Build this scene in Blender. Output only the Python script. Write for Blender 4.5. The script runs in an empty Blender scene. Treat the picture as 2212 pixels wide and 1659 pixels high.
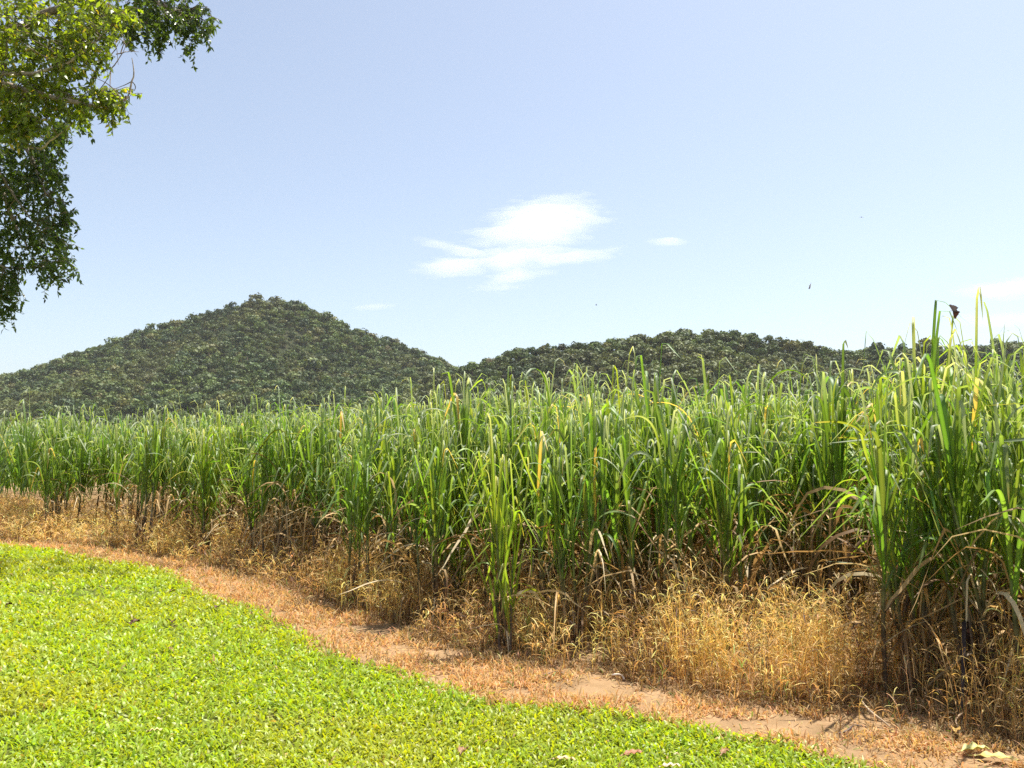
import bpy, math
import numpy as np
from mathutils import Vector

rng = np.random.default_rng(20240611)
R = math.radians
scene = bpy.context.scene
HAZE = 0.00007
COL = scene.collection
PI = math.pi

# ------------------------------------------------------------------ camera numbers
CAM_H = 1.6
F = 0.785                      # focal length / sensor width
FP = F * 1024.0
PITCH = math.atan(74.5 / FP)
CT, ST = math.cos(PITCH), math.sin(PITCH)
K = 1024.0 / 2212.0            # measurements were taken on a 2212 px wide copy of the photo


def ray(px, py):
    dx = (px * K - 512.0) / FP
    dz = (384.0 - py * K) / FP
    return np.array([dx, CT - ST * dz, ST + CT * dz])


def at(px, py, depth):
    """world point seen at (px, py) whose distance along +Y is depth"""
    r = ray(px, py)
    return np.array([0, 0, CAM_H]) + r * (depth / r[1])


def on_ground(px, py, z=0.0):
    r = ray(px, py)
    return np.array([0, 0, CAM_H]) + r * ((z - CAM_H) / r[2])


def project(p):
    d = np.asarray(p, float) - np.array([0, 0, CAM_H])
    f = d[..., 1] * CT + d[..., 2] * ST
    u = d[..., 2] * CT - d[..., 1] * ST
    return (512 + FP * d[..., 0] / f) / K, (384 - FP * u / f) / K


# ------------------------------------------------------------------ noise
def vnoise(x, y, seed=0):
    x = np.asarray(x, float); y = np.asarray(y, float)
    g = np.random.default_rng(seed).random((256, 256))
    xi = np.floor(x).astype(int); yi = np.floor(y).astype(int)
    fx = x - xi; fy = y - yi
    fx = fx * fx * (3 - 2 * fx); fy = fy * fy * (3 - 2 * fy)
    a = g[xi % 256, yi % 256]; b = g[(xi + 1) % 256, yi % 256]
    c = g[xi % 256, (yi + 1) % 256]; d = g[(xi + 1) % 256, (yi + 1) % 256]
    return (a * (1 - fx) + b * fx) * (1 - fy) + (c * (1 - fx) + d * fx) * fy


def fbm(x, y, seed=0, octaves=4):
    s = 0; amp = 0.5; tot = 0
    for o in range(octaves):
        s = s + amp * vnoise(np.asarray(x) * 2 ** o, np.asarray(y) * 2 ** o, seed + o)
        tot += amp; amp *= 0.55
    return s / tot


def sstep(a, b, x):
    t = np.clip((x - a) / (b - a), 0, 1)
    return t * t * (3 - 2 * t)


# ------------------------------------------------------------------ mesh helpers
class Acc:
    def __init__(self):
        self.v = []; self.f = []; self.c = []; self.n = 0

    def add(self, v, f, c):
        v = np.asarray(v, np.float32).reshape(-1, 3)
        c = np.asarray(c, np.float32)
        if c.ndim == 1:
            c = np.broadcast_to(c, (len(v), 3))
        self.v.append(v); self.f.append(np.asarray(f, np.int64).reshape(-1, 4) + self.n); self.c.append(c.reshape(-1, 3))
        self.n += len(v)

    def mesh(self, name, mat, smooth=True):
        v = np.concatenate(self.v); f = np.concatenate(self.f); c = np.concatenate(self.c)
        me = bpy.data.meshes.new(name)
        me.vertices.add(len(v)); me.vertices.foreach_set('co', v.ravel())
        me.loops.add(f.size); me.loops.foreach_set('vertex_index', f.ravel().astype(np.int32))
        me.polygons.add(len(f)); me.polygons.foreach_set('loop_start', np.arange(0, f.size, 4, dtype=np.int32))
        me.update(calc_edges=True)
        if smooth:
            me.polygons.foreach_set('use_smooth', np.ones(len(f), bool))
        a = me.color_attributes.new('tint', 'FLOAT_COLOR', 'POINT')
        rgba = np.ones((len(v), 4), np.float32); rgba[:, :3] = c
        a.data.foreach_set('color', rgba.ravel())
        me.materials.append(mat)
        return me


def link(name, data, parent=None, loc=None):
    o = bpy.data.objects.new(name, data)
    COL.objects.link(o)
    if parent is not None:
        o.parent = parent
    if loc is not None:
        o.location = loc
    return o


def tag(o, label=None, cat=None, group=None, kind=None):
    if label: o['label'] = label
    if cat: o['category'] = cat
    if group: o['group'] = group
    if kind: o['kind'] = kind
    return o


def ribbons(base, az, L, th, W, wprof, fold=0.0, twist=None, across=2, az_drift=None):
    """N bending blades; th (N,S) = angle from the vertical of each segment"""
    N, S = th.shape
    wprof = np.asarray(wprof)
    a = az[:, None] + (np.zeros((N, S)) if az_drift is None else az_drift[:, None] * np.linspace(0, 1, S)[None])
    ds = (L / S)[:, None]
    step = np.stack([np.sin(th) * np.cos(a) * ds, np.sin(th) * np.sin(a) * ds, np.cos(th) * ds], -1)
    pts = np.concatenate([base[:, None, :], base[:, None, :] + np.cumsum(step, 1)], 1)
    tg = np.concatenate([step[:, :1], step], 1)
    tg = (tg + np.concatenate([step, step[:, -1:]], 1))
    tg /= np.linalg.norm(tg, axis=-1, keepdims=True) + 1e-9
    aa = np.concatenate([a[:, :1], a], 1)
    side = np.stack([-np.sin(aa), np.cos(aa), np.zeros_like(aa)], -1)
    nrm = np.cross(tg, side)
    if twist is not None:
        t = twist[:, None] * np.linspace(0.15, 1, S + 1)[None]
        ct, s_ = np.cos(t)[..., None], np.sin(t)[..., None]
        side, nrm = side * ct + nrm * s_, nrm * ct - side * s_
    half = (W[:, None] * wprof[None] * 0.5)[..., None]
    if across == 3:
        v = np.stack([pts + side * half, pts - nrm * half * fold, pts - side * half], 2)
    else:
        v = np.stack([pts + side * half, pts - side * half], 2)
    m = v.shape[2]
    idx = np.arange(N * (S + 1) * m).reshape(N, S + 1, m)
    fs = []
    for k in range(m - 1):
        fs.append(np.stack([idx[:, :-1, k], idx[:, :-1, k + 1], idx[:, 1:, k + 1], idx[:, 1:, k]], -1).reshape(-1, 4))
    return v, np.concatenate(fs)


def tubes(P, Rad, sides=5):
    """P (N,M,3) polylines, Rad (N,M) -> tubes (open ends)"""
    P = np.asarray(P, float); Rad = np.asarray(Rad, float)
    N, M, _ = P.shape
    tg = np.gradient(P, axis=1)
    tg /= np.linalg.norm(tg, axis=-1, keepdims=True) + 1e-9
    ref = np.where(np.abs(tg[..., 2:3]) > 0.9, np.array([1.0, 0, 0]), np.array([0, 0, 1.0]))
    u = np.cross(tg, ref); u /= np.linalg.norm(u, axis=-1, keepdims=True) + 1e-9
    w = np.cross(tg, u)
    ang = np.arange(sides) * 2 * PI / sides
    v = P[:, :, None, :] + Rad[:, :, None, None] * (np.cos(ang)[None, None, :, None] * u[:, :, None, :] + np.sin(ang)[None, None, :, None] * w[:, :, None, :])
    idx = np.arange(N * M * sides).reshape(N, M, sides)
    nx = np.roll(idx, -1, axis=2)
    f = np.stack([idx[:, :-1], nx[:, :-1], nx[:, 1:], idx[:, 1:]], -1).reshape(-1, 4)
    return v, f


def per(c, k):
    """repeat one colour per item k times"""
    return np.repeat(np.asarray(c), k, axis=0)


def jit(n, base, spread):
    """n colours around base, brightness and hue jittered"""
    b = np.asarray(base, float)
    br = 1 + spread * rng.normal(0, 1, (n, 1))
    hu = 1 + 0.35 * spread * rng.normal(0, 1, (n, 3))
    return np.clip(b * br * hu, 0.004, 0.9)


# ------------------------------------------------------------------ materials
def new_mat(name):
    m = bpy.data.materials.new(name); m.use_nodes = True
    nt = m.node_tree; nt.nodes.clear()
    return m, nt, nt.nodes, nt.links


def leaf_mat(name, trans=0.4, warm=(1.15, 1.1, 0.6), rough=0.45, spec=0.5, tgain=1.6, noise=0.0, noise_scale=30):
    m, nt, nd, lk = new_mat(name)
    out = nd.new('ShaderNodeOutputMaterial')
    at_ = nd.new('ShaderNodeAttribute'); at_.attribute_name = 'tint'
    colour = at_.outputs['Color']
    if noise > 0:
        tc = nd.new('ShaderNodeTexCoord')
        nz = nd.new('ShaderNodeTexNoise'); nz.inputs['Scale'].default_value = noise_scale; nz.inputs['Detail'].default_value = 3
        lk.new(tc.outputs['Object'], nz.inputs['Vector'])
        mr = nd.new('ShaderNodeMapRange'); mr.inputs[1].default_value = 0.3; mr.inputs[2].default_value = 0.7
        mr.inputs[3].default_value = 1 - noise; mr.inputs[4].default_value = 1 + noise
        lk.new(nz.outputs['Fac'], mr.inputs[0])
        mm = nd.new('ShaderNodeVectorMath'); mm.operation = 'SCALE'
        lk.new(colour, mm.inputs[0]); lk.new(mr.outputs[0], mm.inputs['Scale'])
        colour = mm.outputs[0]
    p = nd.new('ShaderNodeBsdfPrincipled')
    p.inputs['Roughness'].default_value = rough
    p.inputs['Specular IOR Level'].default_value = spec
    lk.new(colour, p.inputs['Base Color'])
    if trans > 0:
        t = nd.new('ShaderNodeBsdfTranslucent')
        mu = nd.new('ShaderNodeVectorMath'); mu.operation = 'MULTIPLY'
        mu.inputs[1].default_value = tuple(tgain * w for w in warm)
        lk.new(colour, mu.inputs[0]); lk.new(mu.outputs[0], t.inputs['Color'])
        mx = nd.new('ShaderNodeMixShader'); mx.inputs[0].default_value = trans
        lk.new(p.outputs[0], mx.inputs[1]); lk.new(t.outputs[0], mx.inputs[2])
        lk.new(mx.outputs[0], out.inputs['Surface'])
    else:
        lk.new(p.outputs[0], out.inputs['Surface'])
    return m


def ground_mat(name, c1, c2, c3, s1, s2, bump=0.5, bump_scale=60, dist=0.02):
    m, nt, nd, lk = new_mat(name)
    out = nd.new('ShaderNodeOutputMaterial')
    tc = nd.new('ShaderNodeTexCoord')
    n1 = nd.new('ShaderNodeTexNoise'); n1.inputs['Scale'].default_value = s1; n1.inputs['Detail'].default_value = 8; n1.inputs['Roughness'].default_value = 0.65
    n2 = nd.new('ShaderNodeTexNoise'); n2.inputs['Scale'].default_value = s2; n2.inputs['Detail'].default_value = 6
    n3 = nd.new('ShaderNodeTexNoise'); n3.inputs['Scale'].default_value = bump_scale; n3.inputs['Detail'].default_value = 8; n3.inputs['Roughness'].default_value = 0.7
    for n in (n1, n2, n3): lk.new(tc.outputs['Object'], n.inputs['Vector'])
    r1 = nd.new('ShaderNodeValToRGB')
    r1.color_ramp.elements[0].position = 0.35; r1.color_ramp.elements[0].color = (*c1, 1)
    r1.color_ramp.elements[1].position = 0.65; r1.color_ramp.elements[1].color = (*c2, 1)
    lk.new(n1.outputs['Fac'], r1.inputs['Fac'])
    r2 = nd.new('ShaderNodeValToRGB')
    r2.color_ramp.elements[0].position = 0.48; r2.color_ramp.elements[0].color = (0, 0, 0, 1)
    r2.color_ramp.elements[1].position = 0.68; r2.color_ramp.elements[1].color = (1, 1, 1, 1)
    lk.new(n2.outputs['Fac'], r2.inputs['Fac'])
    mx = nd.new('ShaderNodeMixRGB'); lk.new(r2.outputs['Color'], mx.inputs['Fac'])
    lk.new(r1.outputs['Color'], mx.inputs['Color1']); mx.inputs['Color2'].default_value = (*c3, 1)
    p = nd.new('ShaderNodeBsdfPrincipled'); p.inputs['Roughness'].default_value = 0.95; p.inputs['Specular IOR Level'].default_value = 0.15
    lk.new(mx.outputs['Color'], p.inputs['Base Color'])
    b = nd.new('ShaderNodeBump'); b.inputs['Strength'].default_value = bump; b.inputs['Distance'].default_value = dist
    lk.new(n3.outputs['Fac'], b.inputs['Height']); lk.new(b.outputs['Normal'], p.inputs['Normal'])
    lk.new(p.outputs[0], out.inputs['Surface'])
    return m


M_CANE = leaf_mat('cane_leaf', trans=0.40, warm=(1.16, 1.08, 0.48), rough=0.50, spec=0.6, tgain=2.4)
M_DRYCANE = leaf_mat('dry_cane_leaf', trans=0.3, warm=(1.1, 0.95, 0.7), rough=0.6, spec=0.35, tgain=1.2)
M_STALK = leaf_mat('cane_stalk', trans=0.0, rough=0.5, spec=0.4, noise=0.3, noise_scale=40)
M_LAWN = leaf_mat('lawn_blade', trans=0.42, warm=(1.25, 1.1, 0.3), rough=0.44, spec=0.5, tgain=1.7)
M_STRAW = leaf_mat('straw', trans=0.38, warm=(1.1, 0.95, 0.62), rough=0.6, spec=0.35, tgain=1.3)
M_TREE = leaf_mat('tree_leaf', trans=0.45, warm=(1.25, 1.15, 0.28), rough=0.36, spec=0.5, tgain=2.4)
M_BARK = leaf_mat('bark', trans=0.0, rough=0.85, spec=0.2, noise=0.35, noise_scale=25)
M_FOREST = leaf_mat('forest_leaf', trans=0.18, warm=(1.2, 1.1, 0.6), rough=0.6, spec=0.3, tgain=1.4)
M_WING = leaf_mat('wing', trans=0.3, warm=(1.2, 0.9, 0.8), rough=0.7, spec=0.2, tgain=1.2)
M_FALLEN = leaf_mat('fallen_leaf', trans=0.25, warm=(1.1, 1.0, 0.6), rough=0.55, spec=0.35, tgain=1.2, noise=0.25, noise_scale=60)
M_SOIL = ground_mat('soil', (0.27, 0.17, 0.085), (0.37, 0.24, 0.13), (0.18, 0.115, 0.06), 5.0, 1.3, 0.7, 45, 0.02)
M_THATCH = ground_mat('lawn_thatch', (0.06, 0.085, 0.012), (0.12, 0.15, 0.025), (0.14, 0.12, 0.04), 14.0, 2.2, 0.8, 70, 0.02)
M_HILL = ground_mat('hill_floor', (0.022, 0.032, 0.012), (0.034, 0.045, 0.016), (0.05, 0.05, 0.024), 0.05, 0.02, 0.3, 0.3, 1.0)

# ------------------------------------------------------------------ light, sky
SUN_EL, SUN_AZ = R(71), R(55)          # azimuth measured from +Y towards +X
sun_dir = np.array([math.sin(SUN_AZ) * math.cos(SUN_EL), math.cos(SUN_AZ) * math.cos(SUN_EL), math.sin(SUN_EL)])
w = bpy.data.worlds.new('World'); scene.world = w; w.use_nodes = True
nt = w.node_tree; nt.nodes.clear()
sky = nt.nodes.new('ShaderNodeTexSky'); sky.sky_type = 'NISHITA'; sky.sun_disc = False
sky.sun_elevation = SUN_EL; sky.sun_rotation = SUN_AZ
sky.altitude = 0; sky.air_density = 1.0; sky.dust_density = 1.7; sky.ozone_density = 1.4
bg = nt.nodes.new('ShaderNodeBackground'); bg.inputs['Strength'].default_value = 0.135
wo = nt.nodes.new('ShaderNodeOutputWorld')
hs = nt.nodes.new('ShaderNodeHueSaturation'); hs.inputs['Saturation'].default_value = 0.75; hs.inputs['Value'].default_value = 0.775
nt.links.new(sky.outputs[0], hs.inputs['Color']); tn = nt.nodes.new('ShaderNodeMixRGB'); tn.blend_type = 'MULTIPLY'; tn.inputs[0].default_value = 1.0; tn.inputs[2].default_value = (0.985, 0.99, 0.975, 1)
nt.links.new(hs.outputs[0], tn.inputs[1]); nt.links.new(tn.outputs[0], bg.inputs['Color']); nt.links.new(bg.outputs[0], wo.inputs['Surface'])
sl = bpy.data.lights.new('sun', 'SUN'); sl.energy = 4.6; sl.angle = R(0.53); sl.color = (1.0, 0.955, 0.87)
so = link('sun', sl); so.rotation_euler = Vector(sun_dir).to_track_quat('Z', 'Y').to_euler()
scene.view_settings.view_transform = 'Standard'; scene.view_settings.look = 'None'
scene.view_settings.exposure = 1.0; scene.view_settings.gamma = 1.0; scene.view_settings.use_curve_mapping = False
scene.render.engine = 'CYCLES'
scene.cycles.max_bounces = 10; scene.cycles.diffuse_bounces = 5; scene.cycles.transmission_bounces = 6
scene.cycles.transparent_max_bounces = 64; scene.cycles.volume_bounces = 8
scene.cycles.use_denoising = False

cam = bpy.data.cameras.new('camera'); cam.sensor_width = 36; cam.lens = 36 * F; cam.clip_start = 0.05; cam.clip_end = 30000
co = link('camera', cam, loc=(0, 0, CAM_H)); co.rotation_euler = (PI / 2 + PITCH, 0, 0)
scene.camera = co

# ------------------------------------------------------------------ edges of lawn and dead grass, as n(s)
Q = 1 / math.sqrt(2)


def to_sn(x, y):
    return (-x + y) * Q, (x + y) * Q


def to_xy(s, n):
    return (n - s) * Q, (n + s) * Q


LAWN_PX = [(0, 1180), (110, 1190), (200, 1211), (300, 1222), (380, 1243), (430, 1280), (470, 1298), (560, 1318), (600, 1345), (650, 1368),
           (700, 1400), (740, 1425), (850, 1447), (960, 1488), (1070, 1520), (1200, 1530), (1330, 1537), (1440, 1560), (1550, 1585), (1700, 1607), (1800, 1640), (1880, 1662)]
GRASS_PX = [(0, 1172), (150, 1182), (300, 1200), (430, 1225), (560, 1262), (640, 1285), (720, 1320), (830, 1350), (900, 1392), (1000, 1405),
            (1150, 1442), (1300, 1455), (1400, 1492), (1500, 1503), (1600, 1537), (1700, 1530), (1850, 1562), (1950, 1572), (2080, 1602), (2212, 1628)]


def edge(pxs):
    g = np.array([on_ground(*p)[:2] for p in pxs])
    s, n = to_sn(g[:, 0], g[:, 1])
    o = np.argsort(s)
    return s[o], n[o]


LS, LN = edge(LAWN_PX); GS, GN = edge(GRASS_PX)
lawn_n = lambda s: np.interp(s, LS, LN)
grass_n = lambda s: np.interp(s, GS, GN)

# ------------------------------------------------------------------ ground sheets
a = Acc()
a.add([(-1500, -700, 0), (1500, -700, 0), (1500, 1500, 0), (-1500, 1500, 0)], [(0, 1, 2, 3)], (1, 1, 1))
tag(link('ground', a.mesh('ground', M_SOIL)), 'bare reddish brown soil between the lawn and the cane field', kind='structure')

ss = np.arange(-14, 45, 0.05)
ln = lawn_n(ss) + 0.07 * (fbm(ss * 3, ss * 0 + 1.5, 11) - 0.5) + 0.05 * (fbm(ss * 12, ss * 0 + 4.5, 12) - 0.5)
near = ln * 0 - 30
X1, Y1 = to_xy(ss, ln); X0, Y0 = to_xy(ss, near)
v = np.stack([np.stack([X0, Y0, ss * 0 + 0.004], -1), np.stack([X1, Y1, ss * 0 + 0.004], -1)], 1)
i = np.arange(len(ss) * 2).reshape(-1, 2)
a = Acc(); a.add(v, np.stack([i[:-1, 0], i[:-1, 1], i[1:, 1], i[1:, 0]], -1), (1, 1, 1))
tag(link('lawn', a.mesh('lawn', M_THATCH)), 'flat lawn floor under the short bright grass', kind='structure')


def wedge(n, d0, d1, power, umax=0.78):
    """random ground points in the view wedge; density falls off as depth**-power"""
    r = rng.random(n)
    k = 2 - power
    d = (d0 ** k + r * (d1 ** k - d0 ** k)) ** (1 / k) if abs(k) > 1e-6 else d0 * (d1 / d0) ** r
    u = rng.uniform(-umax, umax, n)
    return u * d, d


# ------------------------------------------------------------------ lawn grass (stuff)
x, y = wedge(300000, 3.5, 24, 1.85)
s, n = to_sn(x, y)
edge_j = 0.10 * (fbm(s * 3, n * 0 + 1.5, 11) - 0.5) + 0.16 * (rng.random(len(s)) ** 2) * rng.choice([-1, 0.35], len(s))
thin = fbm(x * 2.2, y * 2.2, 21, 3)
bald = ((np.hypot((x - on_ground(215, 1283)[0]) / 0.9, (y - on_ground(215, 1283)[1]) / 0.35) < 1) & (rng.random(len(x)) < 0.55))
ok = (n < lawn_n(s) + edge_j) & (rng.random(len(s)) < np.clip(0.35 + 1.9 * (thin - 0.18), 0.35, 1)) & ~bald
x, y = x[ok], y[ok]; N = len(x)
d = np.hypot(x, y); big = np.clip((d / 5.0) ** 0.62, 0.95, 2.4)
clump = fbm(x * 5, y * 5, 31, 3)
tone = fbm(x * 0.9, y * 0.9, 33, 3)
L = rng.uniform(0.030, 0.075, N) * big * (0.65 + 0.7 * clump)
W = rng.uniform(0.008, 0.0155, N) * big
t0 = rng.uniform(0.15, 1.15, N)
th = np.stack([t0, t0 + rng.uniform(0.1, 0.6, N), t0 + rng.uniform(0.4, 1.4, N)], 1)
v, f = ribbons(np.stack([x, y, rng.uniform(0.0, 0.016, N)], -1), rng.uniform(0, 2 * PI, N), L, th, W, [0.7, 1.0, 0.85, 0.08], twist=rng.normal(0, 0.6, N))
c = jit(N, (0.275, 0.365, 0.022), 0.20)
yel = sstep(0.4, 0.7, tone)[:, None]
c = c * (1 - 0.45 * yel) + 0.45 * yel * np.array([0.37, 0.37, 0.035])
dry = rng.random(N) < 0.012
c[dry] = jit(dry.sum(), (0.45, 0.33, 0.14), 0.2)
a = Acc(); a.add(v, f, per(c, v.shape[1] * v.shape[2]))
tag(link('lawn_grass', a.mesh('lawn_grass', M_LAWN)), 'short bright yellow green broad bladed lawn grass', 'grass', kind='stuff')

# ------------------------------------------------------------------ dead turf on the strip (stuff)
BARE = [(960, 1412, 75, 11), (1280, 1488, 110, 20), (1700, 1572, 190, 30), (790, 1432, 60, 9), (1560, 1566, 120, 18), (2180, 1640, 60, 14), (820, 1362, 70, 12), (1120, 1500, 60, 12)]
s = rng.uniform(-1.5, 24, 700000); n0 = lawn_n(s); n1 = grass_n(s) + 1.0
n = n0 - 0.12 + rng.random(len(s)) * (n1 - n0 + 0.12)
x, y = to_xy(s, n)
keep = (rng.random(len(s)) < np.clip(5.0 / np.hypot(x, y), 0, 1) ** 1.7 * (n1 - n0 + 0.12) / 3.0) & (n > n0 - 0.14 * rng.random(len(s))) & (y > 2.5)
x, y, s, n = x[keep], y[keep], s[keep], n[keep]
px, py = project(np.stack([x, y, x * 0], -1))
bare = np.zeros(len(x))
for (bx, by, rx, ry) in BARE:
    q = ((px - bx) / rx) ** 2 + ((py - by) / ry) ** 2 + 1.6 * (fbm(x * 7, y * 7, 41, 3) - 0.5)
    bare = np.maximum(bare, 1 - sstep(0.5, 1.15, q))
patch = fbm(x * 3.2, y * 3.2, 43, 4)
keep = rng.random(len(x)) < np.clip(0.02 + 2.7 * (patch - 0.27), 0.04, 1) * (1 - 0.96 * bare)
x, y = x[keep], y[keep]; N = len(x); d = np.hypot(x, y); big = np.clip((d / 5) ** 0.6, 0.95, 2.3)
L = rng.uniform(0.022, 0.085, N) * big * (0.7 + 0.7 * patch[keep]); W = rng.uniform(0.004, 0.0105, N) * big
t0 = rng.uniform(0.2, 1.45, N)
th = np.stack([t0, t0 + rng.uniform(-0.2, 0.7, N), t0 + rng.uniform(0.0, 1.6, N)], 1)
v, f = ribbons(np.stack([x, y, rng.uniform(-0.004, 0.012, N)], -1), rng.uniform(0, 2 * PI, N), L, th, W, [0.8, 1, 0.8, 0.1], twist=rng.normal(0, 0.9, N))
mixc = rng.random((N, 1))
c = jit(N, (0.50, 0.32, 0.145), 0.27) * (1 - 0.45 * mixc) + jit(N, (0.62, 0.43, 0.20), 0.2) * 0.45 * mixc
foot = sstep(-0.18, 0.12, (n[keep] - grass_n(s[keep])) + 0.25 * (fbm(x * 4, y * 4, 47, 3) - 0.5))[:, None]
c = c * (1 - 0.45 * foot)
grn = rng.random(N) < 0.02
c[grn] = jit(grn.sum(), (0.16, 0.24, 0.04), 0.2)
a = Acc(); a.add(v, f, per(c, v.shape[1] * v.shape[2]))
tag(link('dead_turf', a.mesh('dead_turf', M_STRAW)), 'short scorched orange brown turf along the bare strip', 'dead turf', kind='stuff')

# ------------------------------------------------------------------ tall dead grass (stuff)
x, y = wedge(110000, 3.9, 30, 1.55, 0.82)
s, n = to_sn(x, y)
gd = n - grass_n(s)
tuft = fbm(x * 1.7, y * 1.7, 51, 4)
dens = sstep(-0.03, 0.16, gd + 0.22 * (fbm(x * 5, y * 5, 52, 3) - 0.5)) * np.where(gd > 1.2, np.exp(-(gd - 1.2) / np.interp(s, [6, 13], [0.6, 2.2])), 1.0)
lush = np.zeros(len(x))
for (gx_, gy_, gr_) in ((1640, 1450, 0.75), (1560, 1470, 0.5), (2180, 1560, 0.5), (780, 1310, 0.9), (1220, 1420, 0.55), (220, 1165, 2.2), (430, 1195, 1.2), (1760, 1500, 0.5)):
    q_ = on_ground(gx_, gy_)
    lush = np.maximum(lush, 1 - sstep(0.4, 1.2, np.hypot(x - q_[0], y - q_[1]) / gr_))
lush = np.clip(lush + 0.5 * (fbm(x * 2.6, y * 2.6, 57, 3) - 0.5), 0, 1)
dens = dens * (0.72 + 0.28 * lush)
for (gx_, gy_) in ((905, 1345), (1082, 1408), (1395, 1380), (1912, 1500), (2085, 1515), (545, 1212), (770, 1295), (1575, 1400), (1250, 1402), (445, 1195), (1985, 1512)):
    q_ = on_ground(gx_, gy_)[:2] * 0.955
    dens = dens * (0.14 + 0.86 * sstep(0.12, 0.42, np.hypot(x - q_[0], y - q_[1])))
ok = rng.random(len(x)) < dens * np.clip(0.35 + 2.2 * (tuft - 0.3), 0.2, 1)
x, y, gd, tuft, s, lush = x[ok], y[ok], gd[ok], tuft[ok], s[ok], lush[ok]; N = len(x)
d = np.hypot(x, y); big = np.clip((d / 6) ** 0.55, 0.95, 2.2)
H = rng.uniform(0.40, 0.95, N) * (0.50 + 0.75 * tuft) * (0.74 + 0.22 * lush) * (0.42 + 0.58 * sstep(-0.05, 0.5, gd)) * np.interp(s, [0, 4, 9, 16], [1.08, 1.0, 0.95, 0.85])
S = 6
t0 = np.abs(rng.normal(0, 0.20, N)); bend = rng.uniform(0.05, 0.95, N) ** 1.2
tt = np.linspace(0, 1, S)[None]
th = t0[:, None] + bend[:, None] * tt ** 2 + rng.normal(0, 0.10, (N, S))
az = rng.uniform(0, 2 * PI, N)
base = np.stack([x, y, np.zeros(N)], -1)
Wd = rng.uniform(0.0026, 0.0055, N) * big
v, f = ribbons(base, az, H, th, Wd, [1, 1, 0.95, 0.85, 0.7, 0.5, 0.15], twist=rng.normal(0, 1.0, N))
hue = fbm(x * 1.1, y * 1.1, 55, 3)
h1 = np.clip(sstep(0.35, 0.65, hue) * 0.5 + 0.6 * lush, 0, 1)[:, None]
cs = jit(N, (0.68, 0.47, 0.165), 0.22) * h1 + jit(N, (0.54, 0.345, 0.13), 0.26) * (1 - h1)
dk = rng.random(N) < 0.24 - 0.14 * lush
cs[dk] = jit(dk.sum(), (0.13, 0.075, 0.04), 0.3)
gr = rng.random(N) < 0.025
cs[gr] = jit(gr.sum(), (0.2, 0.24, 0.05), 0.2)
a = Acc(); a.add(v, f, per(cs, v.shape[1] * v.shape[2]))
# curled leaves on the stems
ctr = v.mean(2)
for rep in range(5):
    fr = rng.uniform(0.15, 0.98, N) * S
    k0 = np.clip(fr.astype(int), 0, S - 1); w1 = (fr - k0)[:, None]
    bp = ctr[np.arange(N), k0] * (1 - w1) + ctr[np.arange(N), k0 + 1] * w1
    LL = rng.uniform(0.04, 0.17, N) * big ** 0.7
    t0 = rng.uniform(0.3, 1.3, N); b2 = rng.uniform(0.3, 2.3, N)
    th = t0[:, None] + b2[:, None] * np.linspace(0, 1, 4)[None] ** 1.3
    v2, f2 = ribbons(bp, rng.uniform(0, 2 * PI, N), LL, th, rng.uniform(0.003, 0.0085, N) * big, [0.7, 1, 0.85, 0.55, 0.08], twist=rng.normal(0, 1.2, N))
    c2 = cs * (1 + 0.25 * rng.normal(0, 1, (N, 1)))
    c2 = np.clip(c2 * np.array([1.12, 1.14, 1.2]), 0.01, 0.8)
    a.add(v2, f2, per(c2, v2.shape[1] * v2.shape[2]))
tag(link('dry_grass', a.mesh('dry_grass', M_STRAW)), 'tall tangled golden brown dead grass along the foot of the cane', 'dry grass', kind='stuff')

# ------------------------------------------------------------------ sugarcane
GREEN = np.array([0.088, 0.158, 0.020])


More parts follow.
